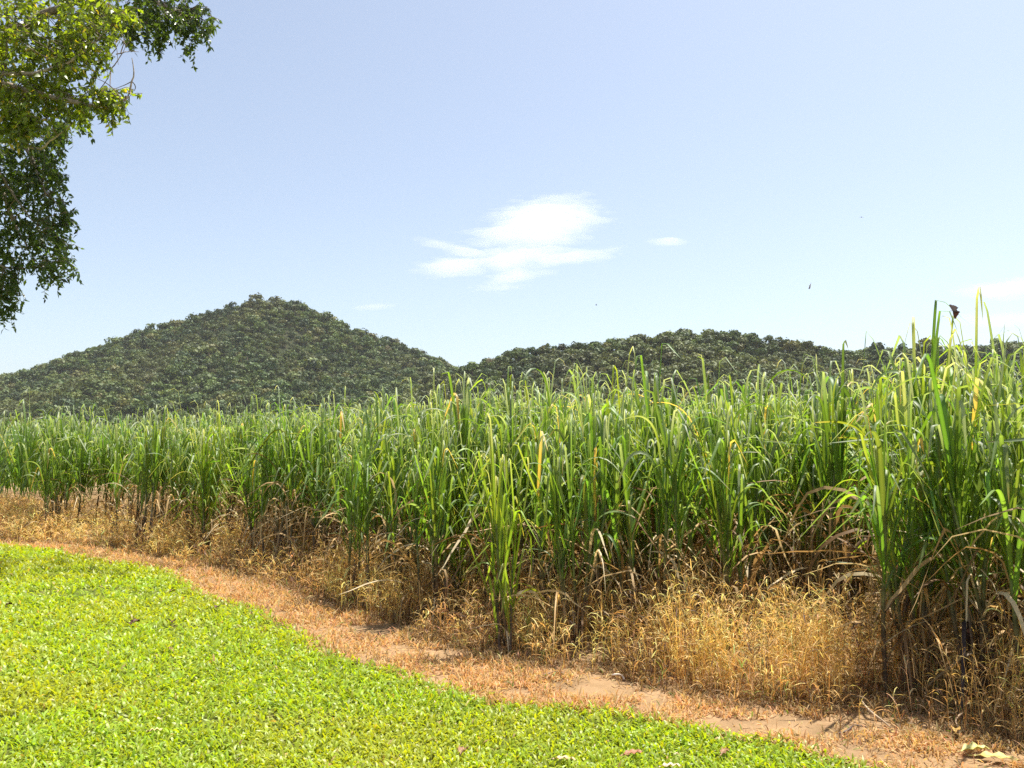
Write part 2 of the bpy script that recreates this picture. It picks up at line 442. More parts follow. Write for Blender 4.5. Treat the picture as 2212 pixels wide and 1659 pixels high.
def cane_leaves(rg, stalks, per_stalk, S, across, sc=1.0, dryfrac=0.006, low=0.58):
    """green leaves for stalks given as (top point, base point, height)"""
    B, A, LL, TH, WW, CC, TW, BEND_HL = [], [], [], [], [], [], [], []
    for (b, t, h) in stalks:
        m = per_stalk
        q = np.linspace(low, 1.0, m) + rg.uniform(-0.04, 0.04, m)
        B.append(b[None] + (t - b)[None] * q[:, None])
        a0 = rg.uniform(0, 2 * PI)
        A.append(a0 + np.arange(m) * PI + rg.normal(0, 0.5, m))
        qq = (q - low) / (1 - low)
        LL.append(sc * rg.uniform(0.70, 1.45, m) * (1.0 - 0.22 * np.abs(qq - 0.6)))
        t0 = np.clip(rg.normal(0.33, 0.13, m) - 0.22 * qq, 0.03, 0.9)
        kind = rg.random(m) * 0.88
        sb = np.where(kind < 0.62, rg.uniform(0.48, 0.86, m), rg.uniform(0.25, 0.55, m))
        bw = np.where(kind < 0.62, rg.uniform(0.06, 0.14, m), rg.uniform(0.3, 0.6, m))
        te = np.where(kind < 0.62, rg.uniform(2.2, 3.05, m), rg.uniform(1.4, 2.8, m))
        up = rg.random(m) < 0.02
        te = np.where(up, t0 + rg.uniform(0.0, 0.4, m), te)
        ss_ = (np.arange(S) + 0.5) / S
        tt_ = np.clip((ss_[None] - sb[:, None]) / bw[:, None], 0, 1); tt_ = tt_ * tt_ * (3 - 2 * tt_)
        TH.append(t0[:, None] + (te - t0)[:, None] * tt_ + 0.10 * ss_[None])
        WW.append(sc * rg.uniform(0.019, 0.037, m))
        c = GREEN[None] * (1 + 0.22 * rg.normal(0, 1, (m, 1))) * (1 + 0.08 * rg.normal(0, 1, (m, 3)))
        yl = rg.random(m) < 0.10
        c[yl] = c[yl] * np.array([1.5, 1.25, 1.0])
        dy = rg.random(m) < dryfrac
        c[dy] = np.array([0.42, 0.30, 0.07]) * (1 + 0.2 * rg.normal(0, 1, (dy.sum(), 1)))
        CC.append(np.clip(c, 0.008, 0.7)); TW.append(rg.normal(0, 0.55, m)); BEND_HL.append(rg.normal(0.05, 0.22, m))
        m = 3                                                   # narrow young leaves whose tips hook over, bends painted as sunlit
        q = rg.uniform(0.72, 1.0, m)
        B.append(b[None] + (t - b)[None] * q[:, None]); A.append(rg.uniform(0, 2 * PI, m))
        LL.append(sc * rg.uniform(0.85, 1.45, m)); WW.append(sc * rg.uniform(0.013, 0.027, m))
        t0 = np.abs(rg.normal(0.05, 0.09, m)); sb = rg.uniform(0.62, 0.86, m); bw = rg.uniform(0.05, 0.13, m); te = rg.uniform(2.2, 3.05, m)
        tt_ = np.clip((ss_[None] - sb[:, None]) / bw[:, None], 0, 1)
        TH.append(t0[:, None] + (te - t0)[:, None] * tt_ + 0.12 * ss_[None])
        CC.append(np.clip(GREEN[None] * (1.1 + 0.2 * rg.normal(0, 1, (m, 1))), 0.01, 0.7)); TW.append(rg.normal(0, 0.4, m)); BEND_HL.append(rg.uniform(0.22, 0.78, m))
    B, A, LL, TH, WW, CC, TW, BEND_HL = map(np.concatenate, (B, A, LL, TH, WW, CC, TW, BEND_HL))
    u = np.linspace(0, 1, S + 1)
    prof = np.interp(u, [0, 0.08, 0.3, 0.6, 0.8, 0.93, 1], [0.5, 0.75, 1.0, 0.95, 0.78, 0.42, 0.03])
    v, f = ribbons(B, A, LL, TH, WW, prof, fold=0.35, twist=TW, across=across, az_drift=rg.normal(0, 0.25, len(A)))
    n_, s_, m_ = v.shape[:3]
    c = np.repeat(CC[:, None, :], s_ * m_, 1).reshape(n_, s_, m_, 3)
    if m_ == 3:
        c[:, :, 1] = np.clip(c[:, :, 1] * np.array([1.5, 1.35, 1.6]), 0, 0.7)          # pale midrib
    bend_hl = np.clip(BEND_HL, 0, 0.95)[:, None, None, None] * (sstep(0.50, 0.66, u) * (1 - 0.6 * sstep(0.90, 1.0, u)))[None, :, None, None]
    c = c * (1 - bend_hl) + bend_hl * np.array([0.33, 0.36, 0.28])          # sun highlight painted on the leaf bends
    tipdry = (rg.random(n_) < 0.35)[:, None, None, None] * sstep(0.86, 1.0, u)[None, :, None, None]
    c = c * (1 - 0.7 * tipdry) + 0.7 * tipdry * np.array([0.36, 0.26, 0.12])
    return v, f, c.reshape(-1, 3)


def dry_leaves(rg, stalks, m, S, lo=0.12, hi=0.55):
    B, A = [], []
    for (b, t, h) in stalks:
        q = rg.uniform(lo, hi, m)
        B.append(b[None] + (t - b)[None] * q[:, None]); A.append(rg.uniform(0, 2 * PI, m))
    B = np.concatenate(B); A = np.concatenate(A); N = len(B)
    hang = rg.random(N) < 0.55
    t0 = np.where(hang, rg.uniform(0.2, 0.6, N), rg.uniform(0.3, 1.1, N)); te = np.where(hang, rg.uniform(2.6, 3.1, N), rg.uniform(1.6, 2.9, N))
    ss_ = (np.arange(S) + 0.5) / S
    sb = np.where(hang, rg.uniform(0.03, 0.2, N), rg.uniform(0.1, 0.45, N)); bw = np.where(hang, rg.uniform(0.12, 0.3, N), rg.uniform(0.25, 0.6, N))
    tt_ = np.clip((ss_[None] - sb[:, None]) / bw[:, None], 0, 1)
    TH = t0[:, None] + (te - t0)[:, None] * tt_ + rg.normal(0, 0.08, (N, S))
    u = np.linspace(0, 1, S + 1)
    v, f = ribbons(B, A, np.where(hang, rg.uniform(0.25, 0.8, N), rg.uniform(0.45, 1.2, N)), TH, np.where(hang, rg.uniform(0.008, 0.026, N), rg.uniform(0.012, 0.032, N)), np.interp(u, [0, 0.3, 0.7, 1], [0.7, 1, 0.7, 0.06]), twist=rg.normal(0, 1.0, N), across=2)
    c = np.array([0.44, 0.29, 0.13])[None] * (1 + 0.28 * rg.normal(0, 1, (N, 1)))
    dk = rg.random(N) < 0.35
    c[dk] *= np.array([0.42, 0.36, 0.33])
    pale = rg.random(N) < 0.28
    c[pale] = np.array([0.62, 0.50, 0.31])
    v2 = v
    keep_low = v2[..., 2] < 0.015
    v2[..., 2][keep_low] = 0.015
    return v2, f, np.repeat(np.clip(c, 0.02, 0.75), v.shape[1] * v.shape[2], 0)


def make_stalks(rg, k, spread, lean, hgt):
    out = []
    for j in range(k):
        b = np.array([*(rg.normal(0, spread, 2) if k > 1 else (0, 0)), 0.0])
        h = hgt * rg.uniform(0.86, 1.08)
        l = rg.normal(0, 0.09, 2) + lean
        out.append((b, b + np.array([l[0] * h, l[1] * h, h]), h))
    return out


def stalk_acc(rg, st, sides=7, joint=0.13):
    b, t, h = st
    M = int(h / joint) * 3
    q = np.linspace(0, 1, M)
    P = b[None] + (t - b)[None] * q[:, None]
    P = P + np.stack([0.012 * np.sin(q * 5 + rg.uniform(0, 6)), 0.012 * np.cos(q * 4 + rg.uniform(0, 6)), q * 0], -1)
    P[0, 2] = -0.02
    r = rg.uniform(0.012, 0.019) * (1.05 - 0.35 * q) * np.where(np.arange(M) % 3 == 0, 1.18, 1.0)
    v, f = tubes(P[None], r[None], sides)
    brown = np.array([0.13, 0.078, 0.045]) * rg.uniform(0.6, 1.4); olive = np.array([0.13, 0.17, 0.045]) * rg.uniform(0.8, 1.3)
    g = sstep(0.25, 0.8, q)[:, None]
    c = brown * (1 - g) + olive * g
    c = np.where((np.arange(M) % 3 == 0)[:, None], c * 0.55, c * (1 + 0.15 * rg.normal(0, 1, (M, 1))))
    return v, f, np.repeat(np.clip(c, 0.01, 0.5), sides, 0)


VAR = []
for k in range(22):
    rg = np.random.default_rng(900 + k)
    ns = [2, 3, 2, 1, 3, 2][k % 6]
    lean = rg.normal(0, 0.10, 2)
    st = make_stalks(rg, ns, 0.075, lean, 1.28)
    parts = []
    for s_ in st:
        a = Acc(); a.add(*stalk_acc(rg, s_)); parts.append(('stalk', a.mesh('stalk', M_STALK)))
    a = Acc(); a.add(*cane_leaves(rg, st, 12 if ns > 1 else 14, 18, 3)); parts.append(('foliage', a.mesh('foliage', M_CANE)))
    a = Acc(); a.add(*dry_leaves(rg, st, 10 if ns > 1 else 14, 9, 0.10, 0.72)); parts.append(('dry_foliage', a.mesh('dry_foliage', M_DRYCANE)))
    VAR.append((ns, parts))

for k, (ns, spr, low_, nl, hh, nd_) in enumerate(((7, 0.085, 0.50, 9, 1.30, 5), (8, 0.19, 0.48, 9, 1.28, 6), (4, 0.05, 0.16, 13, 1.28, 3), (1, 0.0, 0.55, 15, 1.32, 9), (5, 0.07, 0.46, 10, 1.25, 8))):
    rg = np.random.default_rng(1400 + k)
    st = make_stalks(rg, ns, spr, np.array([0.04, 0.0]), hh)
    parts = []
    for s_ in st:
        a = Acc(); a.add(*stalk_acc(rg, s_)); parts.append(('stalk', a.mesh('stalk', M_STALK)))
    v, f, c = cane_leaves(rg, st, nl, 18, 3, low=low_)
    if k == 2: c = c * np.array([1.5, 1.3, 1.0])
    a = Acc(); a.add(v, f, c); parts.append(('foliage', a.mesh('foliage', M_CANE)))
    a = Acc(); a.add(*dry_leaves(rg, st, nd_, 9, 0.08, 0.7)); parts.append(('dry_foliage', a.mesh('dry_foliage', M_DRYCANE)))
    VAR.append((ns, parts))

# plant positions: jittered grid in the field
pts = []
for (step, d0, d1) in ((0.40, 0.0, 15.0), (0.52, 15.0, 26.0), (0.72, 26.0, 48.0)):
    g = np.arange(-40, 60, step)
    gx, gy = np.meshgrid(g, g)
    gx = gx.ravel() + rng.uniform(-0.5, 0.5, gx.size) * step * 0.95; gy = gy.ravel() + rng.uniform(-0.5, 0.5, gy.size) * step * 0.95
    s, n = to_sn(gx, gy)
    dd = np.hypot(gx, gy)
    off = 0.34 + 0.75 * fbm(s * 0.8, s * 0 + 7.7, 61, 3)
    ok = (n > grass_n(s) + off) & (gy > 2.0) & (np.abs(gx) < 0.80 * gy + 0.8) & (dd >= d0) & (dd < d1)
    pts.append(np.stack([gx[ok], gy[ok]], -1))
pts = np.concatenate(pts)
# a few plants that stand out in front of the rest
FRONT = [(905, 1340, 25, 0.86, 'single dark bare stalk with a leafy top standing clear at the cane front'),
         (1082, 1404, 24, 0.83, 'bright green cane clump leafy almost to the ground in a gap of the cane front'),
         (1395, 1372, 22, 1.00, 'thick column of dark cane stalks beside the deep shadowed hollow'),
         (1912, 1490, 25, 0.98, 'single tall cane stalk rising straight out of the golden grass'),
         (2085, 1468, 23, 0.93, 'dense tall cane clump under the dark butterfly'),
         (545, 1208, 26, 0.88, 'cane clump with brown foot standing forward below the hill peak'),
         (940, 1335, 26, 0.95, 'dark cane clump right behind the lone bare stalk'),
         (1575, 1392, 26, 0.98, 'cane clump with dark foot just left of the golden grass patch'),
         (770, 1290, 26, 0.92, 'cane clump with brown stalks at the left end of the orange turf bend'),
         (445, 1192, 26, 0.90, 'cane clump with brown foot further along the front, left of the forward clump'),
         (1985, 1475, 26, 0.98, 'brown footed cane clump between the lone tall stalk and the butterfly clump'),
         (1250, 1395, 26, 0.95, 'cane clump between the bright green clump and the dark stalk column')]
fp = np.array([on_ground(q[0], q[1])[:2] * 0.985 for q in FRONT])
for (gx_, gy_, gr_) in ((1660, 1435, 0.52), (780, 1300, 0.45), (220, 1165, 0.7), (430, 1195, 0.5), (1180, 1410, 0.4)):
    q_ = on_ground(gx_, gy_)
    for t_ in (0.0, 0.55):
        c_ = q_[:2] + t_ * np.array([math.sin(SUN_AZ), math.cos(SUN_AZ)])
        pts = pts[np.hypot(pts[:, 0] - c_[0], pts[:, 1] - c_[1]) > gr_]
ok = np.min(np.hypot(pts[:, None, 0] - fp[None, :, 0], pts[:, None, 1] - fp[None, :, 1]), 1) > 0.26
pts = pts[ok]
s, n = to_sn(pts[:, 0], pts[:, 1])
depth_in = n - grass_n(s)
dist = np.hypot(pts[:, 0], pts[:, 1])
ppx, _ = project(np.stack([pts[:, 0], pts[:, 1], pts[:, 0] * 0 + 1.5], -1))
inview = (ppx > -60) & (ppx < 2272)
score = dist + 2.2 * depth_in + np.where(inview, 0, 1e3)
order = np.argsort(score)
N_IND = 300 - len(FRONT)
ind, rest = order[:N_IND], order[N_IND:]

LM = [(-40, 'far away under the hanging tree branch'), (150, 'below the left shoulder of the hill'), (330, 'below the pale tree on the hill shoulder'), (470, 'below the climbing hill ridge'),
      (600, 'below the peak of the hill'), (770, 'below the falling hill slope'), (980, 'below the dip between the two hills'), (1180, 'below the big white cloud'),
      (1443, 'below the small oval cloud'), (1600, 'below the crest of the lower hill'), (1749, 'below the pale butterfly'), (1861, 'below the tiny bird'), (1970, 'between bird and butterfly'), (2065, 'below the dark butterfly'), (2180, 'at the near end of the cane')]
LMX = np.array([q[0] for q in LM])
root0 = None


def plant(x, y, k, scale, rot, label, group='sugarcane plants along the front of the field'):
    ns, parts = VAR[k]
    r = bpy.data.objects.new('sugarcane_plant', None); COL.objects.link(r)
    r.empty_display_size = 0.1
    r.location = (x, y, 0); r.rotation_euler = (0, 0, rot); r.scale = (scale * 0.97, scale * 0.97, scale)
    tag(r, label, 'sugarcane', group)
    for nm, me in parts:
        link(nm, me, r)
    return r


used = {}
for i_, q in enumerate(FRONT):
    plant(fp[i_, 0], fp[i_, 1], q[2], q[3], rng.uniform(0, 6.28), q[4])
hmap = lambda s: np.interp(s, [-3, 3, 6, 12, 22], [1.08, 1.10, 1.08, 1.07, 1.07])
o_front = sorted(ind, key=lambda j: depth_in[j])
label_of = {}
ROWW = ['front row', 'second row']
cnt = {}
for j in o_front:
    L_i = int(np.argmin(np.abs(LMX - ppx[j])))
    lm = LM[L_i][1]
    side = '' if abs(LMX[L_i] - ppx[j]) < 22 else (', slightly left of it' if ppx[j] < LMX[L_i] else ', slightly right of it')
    hz = None
    if depth_in[j] < 1.9:
        for row in ROWW:
            key = (row, lm, side)
            if key not in cnt:
                cnt[key] = 1
                hz = f'{row} cane plant {lm}{side}'
                break
    label_of[j] = hz or 'green sugarcane plant hemmed in behind the front rows, mostly its leaf tips showing'
for j in ind:
    x, y = pts[j]
    sc = hmap(s[j]) * rng.uniform(0.86, 1.14)
    if depth_in[j] < 1.2: sc *= rng.uniform(0.82, 1.0)
    g = 'sugarcane plants along the front of the field'
    if label_of[j].startswith('green'): g = 'sugarcane plants behind the front rows'
    plant(x, y, int(rng.integers(len(VAR))), sc, rng.uniform(0, 2 * PI), label_of[j], g)

a = Acc(); ad = Acc()
for j in rest:
    rg = rng
    far = dist[j] > 20
    sc = hmap(s[j]) * rng.uniform(0.86, 1.14)
    ns = 3 if dist[j] > 14 else 2
    st = make_stalks(rg, ns, 0.10 if not far else 0.2, rng.normal(0, 0.10, 2), 1.28 * sc)
    st = [(b + np.array([*pts[j], 0]), t + np.array([*pts[j], 0]), h) for b, t, h in st]
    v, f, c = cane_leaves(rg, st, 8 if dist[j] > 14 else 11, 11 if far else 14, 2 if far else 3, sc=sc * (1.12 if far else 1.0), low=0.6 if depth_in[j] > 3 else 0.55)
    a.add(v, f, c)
    if depth_in[j] < 5 and not far:
        ad.add(*dry_leaves(rg, st, 9, 6, 0.1, 0.8))
        for s_ in st:
            a.add(*stalk_acc(rg, s_, 4, 0.3))
tag(link('sugarcane_field', a.mesh('sugarcane_field', M_CANE)), 'dense green sugarcane filling the field behind its front rows', 'sugarcane field', kind='stuff')
tag(link('cane_trash', ad.mesh('cane_trash', M_DRYCANE)), 'dry brown cane leaves hanging inside the field', 'dry cane leaves', kind='stuff')

# ------------------------------------------------------------------ hills
H1 = [(-900, 985), (-500, 935), (-250, 870), (-80, 840), (0, 818), (100, 788), (200, 748), (300, 712), (400, 692), (450, 668), (500, 652), (560, 645), (640, 652), (700, 682), (760, 707), (850, 737),
      (900, 757), (980, 788), (1100, 850), (1300, 930), (1600, 985)]
H2 = [(500, 985), (700, 930), (850, 860), (930, 812), (1000, 790), (1050, 772), (1100, 757), (1200, 746), (1300, 737), (1400, 729), (1470, 720), (1550, 720), (1650, 731), (1750, 746), (1850, 752),
      (2000, 748), (2212, 742), (2500, 750), (2900, 800), (3400, 985)]


class Hill:
    def __init__(self, prof, yr, y0, treeh, seed):
        P = np.array([at(q[0], q[1], yr) for q in prof])
        self.X = P[:, 0]; self.Hh = np.maximum(P[:, 2] - treeh, 0); self.yr = yr; self.y0 = y0; self.seed = seed

    def h(self, x, y):
        top = np.interp(x, self.X, self.Hh)
        yr = self.yr + 0.12 * (self.yr - self.y0) * (fbm(x / 90 + 9, x * 0 + 3, self.seed) - 0.5)
        t = np.clip((y - self.y0) / (yr - self.y0), 0, 1)
        fr = t ** 1.25 * (1 - 0.10 * np.sin(t * PI))
        bk = 1 - sstep(0, 1.2, (y - yr) / (yr - self.y0))
        z = top * np.where(y < yr, fr, bk)
        gul = (fbm(x / 55 + 5, y / 140 + 5, self.seed + 3) - 0.5) * 0.26 * top * np.sin(np.clip(t, 0, 1) * PI)
        return np.maximum(z + gul, 0) - 0.3

    def build(self, label):
        xs = np.arange(self.X[0], self.X[-1], 7.0); ys = np.arange(self.y0 - 10, self.yr + (self.yr - self.y0) * 1.25, 7.0)
        gx, gy = np.meshgrid(xs, ys)
        z = self.h(gx, gy)
        v = np.stack([gx, gy, z], -1); idx = np.arange(gx.size).reshape(gx.shape)
        f = np.stack([idx[:-1, :-1], idx[:-1, 1:], idx[1:, 1:], idx[1:, :-1]], -1).reshape(-1, 4)
        a = Acc(); a.add(v, f, (1, 1, 1))
        tag(link('hill', a.mesh('hill', M_HILL)), label, kind='structure')


def crowns(C, Rr, Ht, col, Qn, rg, qs=1.0, airy=None):
    """leaf-clump crowns: C (T,3) ground points, Rr crown radius, Ht tree height, col (T,3) -> verts, faces, colours"""
    T = len(C); NL = 7
    lo = rg.normal(0, 1, (T, NL, 3)); lo /= np.linalg.norm(lo, axis=-1, keepdims=True)
    lo[..., 2] = np.abs(lo[..., 2]) * 0.8 - 0.15
    lr = rg.uniform(0.36, 0.60, (T, NL))
    k = rg.integers(0, NL, (T, Qn))
    dirs = rg.normal(0, 1, (T, Qn, 3)); dirs[..., 2] = dirs[..., 2] * 0.8 + 0.35
    dirs /= np.linalg.norm(dirs, axis=-1, keepdims=True)
    ti = np.arange(T)[:, None]
    p = lo[ti, k] * 0.58 + dirs * (lr[ti, k] * rg.uniform(0.72, 1.08, (T, Qn)))[..., None]
    sc = np.stack([Rr, Rr, (Ht * 0.46)], -1)[:, None, :]
    p = C[:, None, :] + np.stack([0 * Ht, 0 * Ht, Ht * 0.56], -1)[:, None, :] + p * sc
    nrm = dirs + rg.normal(0, 0.36, dirs.shape); nrm /= np.linalg.norm(nrm, axis=-1, keepdims=True)
    ref = rg.normal(0, 1, dirs.shape)
    u = np.cross(nrm, ref); u /= np.linalg.norm(u, axis=-1, keepdims=True); w_ = np.cross(nrm, u)
    sz = (qs * rg.uniform(0.10, 0.22, (T, Qn)) * Rr[:, None])[..., None]
    e = rg.uniform(0.6, 1.3, (T, Qn, 1))
    quad = np.stack([p + u * sz * e, p + w_ * sz * 0.8, p - u * sz * e * 0.8, p - w_ * sz], 2)
    c = col[:, None, :] * (1 + 0.11 * rg.normal(0, 1, (T, Qn, 1)))
    c = np.repeat(np.clip(c, 0.006, 0.6)[:, :, None, :], 4, 2)
    f = np.arange(T * Qn * 4).reshape(-1, 4)
    return quad.reshape(-1, 3), f, c.reshape(-1, 3)


def tree_cols(rg, x, y, seed):
    T = len(x)
    base = np.array([[0.082, 0.118, 0.030], [0.058, 0.090, 0.028], [0.115, 0.145, 0.036], [0.125, 0.128, 0.044], [0.046, 0.078, 0.030]])
    k = rg.choice(5, T, p=[0.36, 0.27, 0.18, 0.07, 0.12])
    c = base[k] * (1 + 0.26 * rg.normal(0, 1, (T, 1)))
    c = c * (0.62 + 0.80 * fbm(x / 48 + 3, y / 70, seed + 5, 3))[:, None]
    pz = sstep(0.52, 0.68, fbm(x / 45, y / 60, seed, 3))[:, None]
    c = c * (1 - 0.45 * pz) + 0.45 * pz * np.array([0.150, 0.150, 0.050])
    return np.clip(c, 0.01, 0.4)


HA = Hill(H1, 700, 400, 7.0, 71)
HB = Hill(H2, 520, 330, 7.0, 77)
HA.build('tall rounded wooded hill rising to a broad peak')
HB.build('long lower wooded hill with a nearly level crest')
rgt = np.random.default_rng(5)
fa = Acc(); tr = Acc()
for hill, step, xr, nm in ((HA, 4.4, (-620, 190), 'a'), (HB, 4.5, (-150, 470), 'b')):
    gx, gy = np.meshgrid(np.arange(*xr, step), np.arange(hill.y0 + 4, hill.yr + 46, step * 1.18))
    gx = gx.ravel() + rgt.uniform(-0.8, 0.8, gx.size) * step; gy = gy.ravel() + rgt.uniform(-0.8, 0.8, gy.size) * step * 1.18
    z = hill.h(gx, gy)
    other = (HB if nm == 'a' else HA).h(gx, gy)
    px_, py_ = project(np.stack([gx, gy, z + 6], -1))
    ok = (z > 0.4) & (px_ > -130) & (px_ < 2360) & (py_ < 960) & (z > other - 2)
    gx, gy, z = gx[ok], gy[ok], z[ok]; T = len(gx)
    szn = rgt.lognormal(-0.17 if nm == 'a' else -0.08, 0.22, T) * (0.72 + 0.95 * (fbm(gx / 26, gy / 26, 81, 3) - 0.22))
    szn = np.minimum(szn, 1.2) * np.where(rgt.random(T) < (0.09 if nm == 'a' else 0.05), 1.35, 1.0)
    Ht = 9.0 * szn; Rr = 4.3 * szn * rgt.uniform(0.85, 1.15, T)
    v, f, c = crowns(np.stack([gx, gy, z - 0.6], -1), Rr, Ht, tree_cols(rgt, gx, gy, 91), 130 if nm == 'a' else 170, rgt, 1.0)
    fa.add(v, f, c)
    P = np.stack([gx, gy, z - 0.6], -1)[:, None, :] + np.stack([np.zeros((T, 3)), np.zeros((T, 3)), np.stack([Ht * 0, Ht * 0.33, Ht * 0.7], 1)], -1)
    P[:, 1:, 0] += rgt.normal(0, 0.3, (T, 2))
    rr = np.stack([0.24 * szn, 0.19 * szn, 0.10 * szn], 1)
    v, f = tubes(P, rr, 4)
    tr.add(v, f, per(np.repeat(jit(T, (0.24, 0.20, 0.16), 0.25)[:, None], 3, 1).reshape(-1, 3), 4))
fo = tag(link('forest', fa.mesh('forest', M_FOREST, smooth=False)), 'dense olive green bushland covering both hills', 'forest', kind='stuff')
ft = link('trunk', tr.mesh('trunk', M_BARK), fo); ft['kind'] = 'stuff'

# trees on the skyline that can be told apart
SKY = [(342, 700, 690, 4.8, 2.2, 'pale', 'pale nearly bare tree sticking up from the left shoulder of the hill'),
       (312, 712, 690, 3.8, 1.6, 'pale', 'small pale thin tree just left of the bare tree on the hill shoulder'),
       (432, 675, 700, 7.5, 3.2, 'dark', 'rounded see-through tree where the ridge steepens towards the peak'),
       (655, 660, 700, 10.0, 4.2, 'dark', 'dark domed tree on the right end of the hill peak'),
       (540, 650, 705, 8.5, 4.2, 'dark', 'dark broad tree on the left end of the hill peak'),
       (712, 690, 700, 9.5, 3.8, 'dark', 'leaning open tree on the slope right of the hill peak'),
       (838, 738, 690, 10.0, 3.8, 'pale', 'thin tree with sky showing through on the falling slope'),
       (878, 752, 688, 8.5, 4.0, 'dark', 'dark rounded tree low on the falling slope of the tall hill'),
       (975, 790, 660, 9.0, 3.6, 'dark', 'small dark tree at the bottom of the dip between the hills'),
       (1062, 776, 520, 9.5, 4.2, 'pale', 'light green tree at the start of the lower hill'),
       (1215, 752, 522, 10.0, 4.0, 'dark', 'dark tree on the lower hill under the big cloud'),
       (1470, 724, 525, 10.5, 4.2, 'pale', 'tallest light tree on the crest of the lower hill')]
for (px_, py_, yy, hh, rr_, tone_, lab) in SKY:
    hh *= 0.84; rr_ *= 0.88
    g = at(px_, py_, yy)
    hl = HA if yy > 560 else HB
    gz = float(hl.h(np.array([g[0]]), np.array([yy]))[0])
    rg = np.random.default_rng(int(px_))
    r = link('hill_tree', None, loc=(g[0], yy, gz - 0.4)); tag(r, lab, 'tree', 'trees standing out on the hill skyline')
    a = Acc()
    colr = np.array([[0.24, 0.21, 0.13]]) if tone_ == 'pale' else np.array([[0.05, 0.065, 0.03]])
    a.add(*crowns(np.zeros((1, 3)), np.array([rr_]), np.array([hh + 1.5]), colr, 190 if tone_ == 'pale' else 330, rg, 0.75 if tone_ == 'pale' else 0.85))
    link('crown', a.mesh('crown', M_FOREST, smooth=False), r)
    a = Acc()
    for q in range(6):
        e = np.array([rg.normal(0, 0.45) * rr_, rg.normal(0, 0.45) * rr_, hh * rg.uniform(0.75, 1.05)])
        b = np.array([0, 0, hh * rg.uniform(0.2, 0.45)]) if q else np.zeros(3)
        m = (b + e) / 2 + rg.normal(0, 0.3, 3)
        v, f = tubes(np.array([[b, m, e]]), np.array([[0.22, 0.14, 0.05]]) * (1.2 if q == 0 else 0.7), 5)
        a.add(v, f, (0.26, 0.22, 0.18))
    link('trunk', a.mesh('trunk', M_BARK), r)

# ------------------------------------------------------------------ the hanging tree on the left
rg = np.random.default_rng(77)
TB = np.array([-11.6, 12.3, 0.0])
root = link('fig_tree', None, loc=tuple(TB)); tag(root, 'large weeping tree with drooping small leaved branches hanging into the sky', 'tree')
wood = Acc(); limbs = []


def limb(points, r0, r1, n=24, wob=0.05, col=(0.30, 0.25, 0.19), sides=8):
    P = np.array(points, float)
    t = np.linspace(0, len(P) - 1, n)
    Q_ = np.stack([np.interp(t, np.arange(len(P)), P[:, k]) for k in range(3)], -1)
    for _ in range(max(3, n // 3)):
        Q_[1:-1] = (Q_[:-2] + 2 * Q_[1:-1] + Q_[2:]) / 4
    wv = np.cumsum(rg.normal(0, wob * 0.35, (n, 3)), 0); wv -= np.linspace(0, 1, n)[:, None] * wv[-1]
    Q_ = Q_ + wv
    rad = np.linspace(r0, r1, n)
    v, f = tubes((Q_ - TB)[None], rad[None], sides)
    cc = np.asarray(col) * (1 + 0.15 * rg.normal(0, 1, (n, 1)))
    wood.add(v, f, np.repeat(np.clip(cc, 0.02, 0.8), sides, 0))
    limbs.append(Q_)
    return Q_


limb([TB + [0, 0, -0.3], TB + [0.05, 0, 0.8], TB + [0.1, -0.1, 2.4], TB + [0.3, -0.2, 4.2]], 0.42, 0.26, 20, 0.02)
fork = TB + np.array([0.3, -0.2, 4.2])
limb([fork, fork + [0.9, -0.9, 1.2], at(-60, 120, 10.2), at(60, 60, 9.8), at(200, -20, 9.6)], 0.17, 0.03)
limb([fork, fork + [1.0, -0.2, 1.9], at(-60, -60, 12.0), at(160, -70, 12.8), at(300, -20, 12.9), at(400, 30, 12.8)], 0.19, 0.02)
limb([fork, fork + [0.5, 0.3, 1.5], at(-80, 90, 12.2), at(10, 220, 12.3), at(60, 330, 12.3), at(100, 420, 12.2)], 0.13, 0.012)
limb([fork, fork + [0.6, 0.1, 0.6], at(-90, 300, 12.4), at(0, 380, 12.6), at(30, 470, 12.7), at(60, 540, 12.6)], 0.10, 0.012)
limb([fork, fork + [-0.2, 0.8, 2.5], fork + [0.4, 1.4, 4.2], fork + [1.6, 2.0, 5.2]], 0.2, 0.05)
limb([fork, fork + [-1.2, -0.3, 2.2], fork + [-2.4, -0.5, 3.6]], 0.2, 0.05)
limb([fork, fork + [-0.6, -1.4, 2.0], fork + [-0.4, -2.4, 3.4]], 0.16, 0.04)
limb([fork, fork + [0.3, 0.2, 2.6], fork + [0.9, 0.3, 4.6], fork + [2.2, 0.6, 5.6]], 0.18, 0.04)
# pale bare boughs that show against the leaves
PALE = (0.42, 0.36, 0.28)
limb([at(-160, 158, 9.6), at(0, 160, 9.2), at(60, 163, 9.1), at(95, 160, 9.1), at(150, 140, 9.2), at(200, 105, 9.3), at(235, 60, 9.4)], 0.035, 0.006, 28, 0.02, PALE, 6)
limb([at(-160, 165, 9.9), at(0, 182, 9.4), at(60, 200, 9.3), at(130, 218, 9.2), at(200, 232, 9.2), at(245, 240, 9.2), at(275, 215, 9.2), at(292, 175, 9.2), at(285, 125, 9.2)], 0.045, 0.004, 40, 0.02, (0.34, 0.28, 0.21), 6)
limb([at(-160, 230, 10.0), at(0, 265, 9.6), at(45, 300, 9.5), at(95, 322, 9.4), at(112, 308, 9.4), at(160, 262, 9.3)], 0.032, 0.005, 30, 0.02, PALE, 6)
limb([at(-120, 250, 12.0), at(-40, 320, 12.1), at(10, 390, 12.1), at(50, 440, 12.0), at(90, 500, 12.0)], 0.04, 0.006, 24, 0.03, (0.2, 0.17, 0.13), 6)
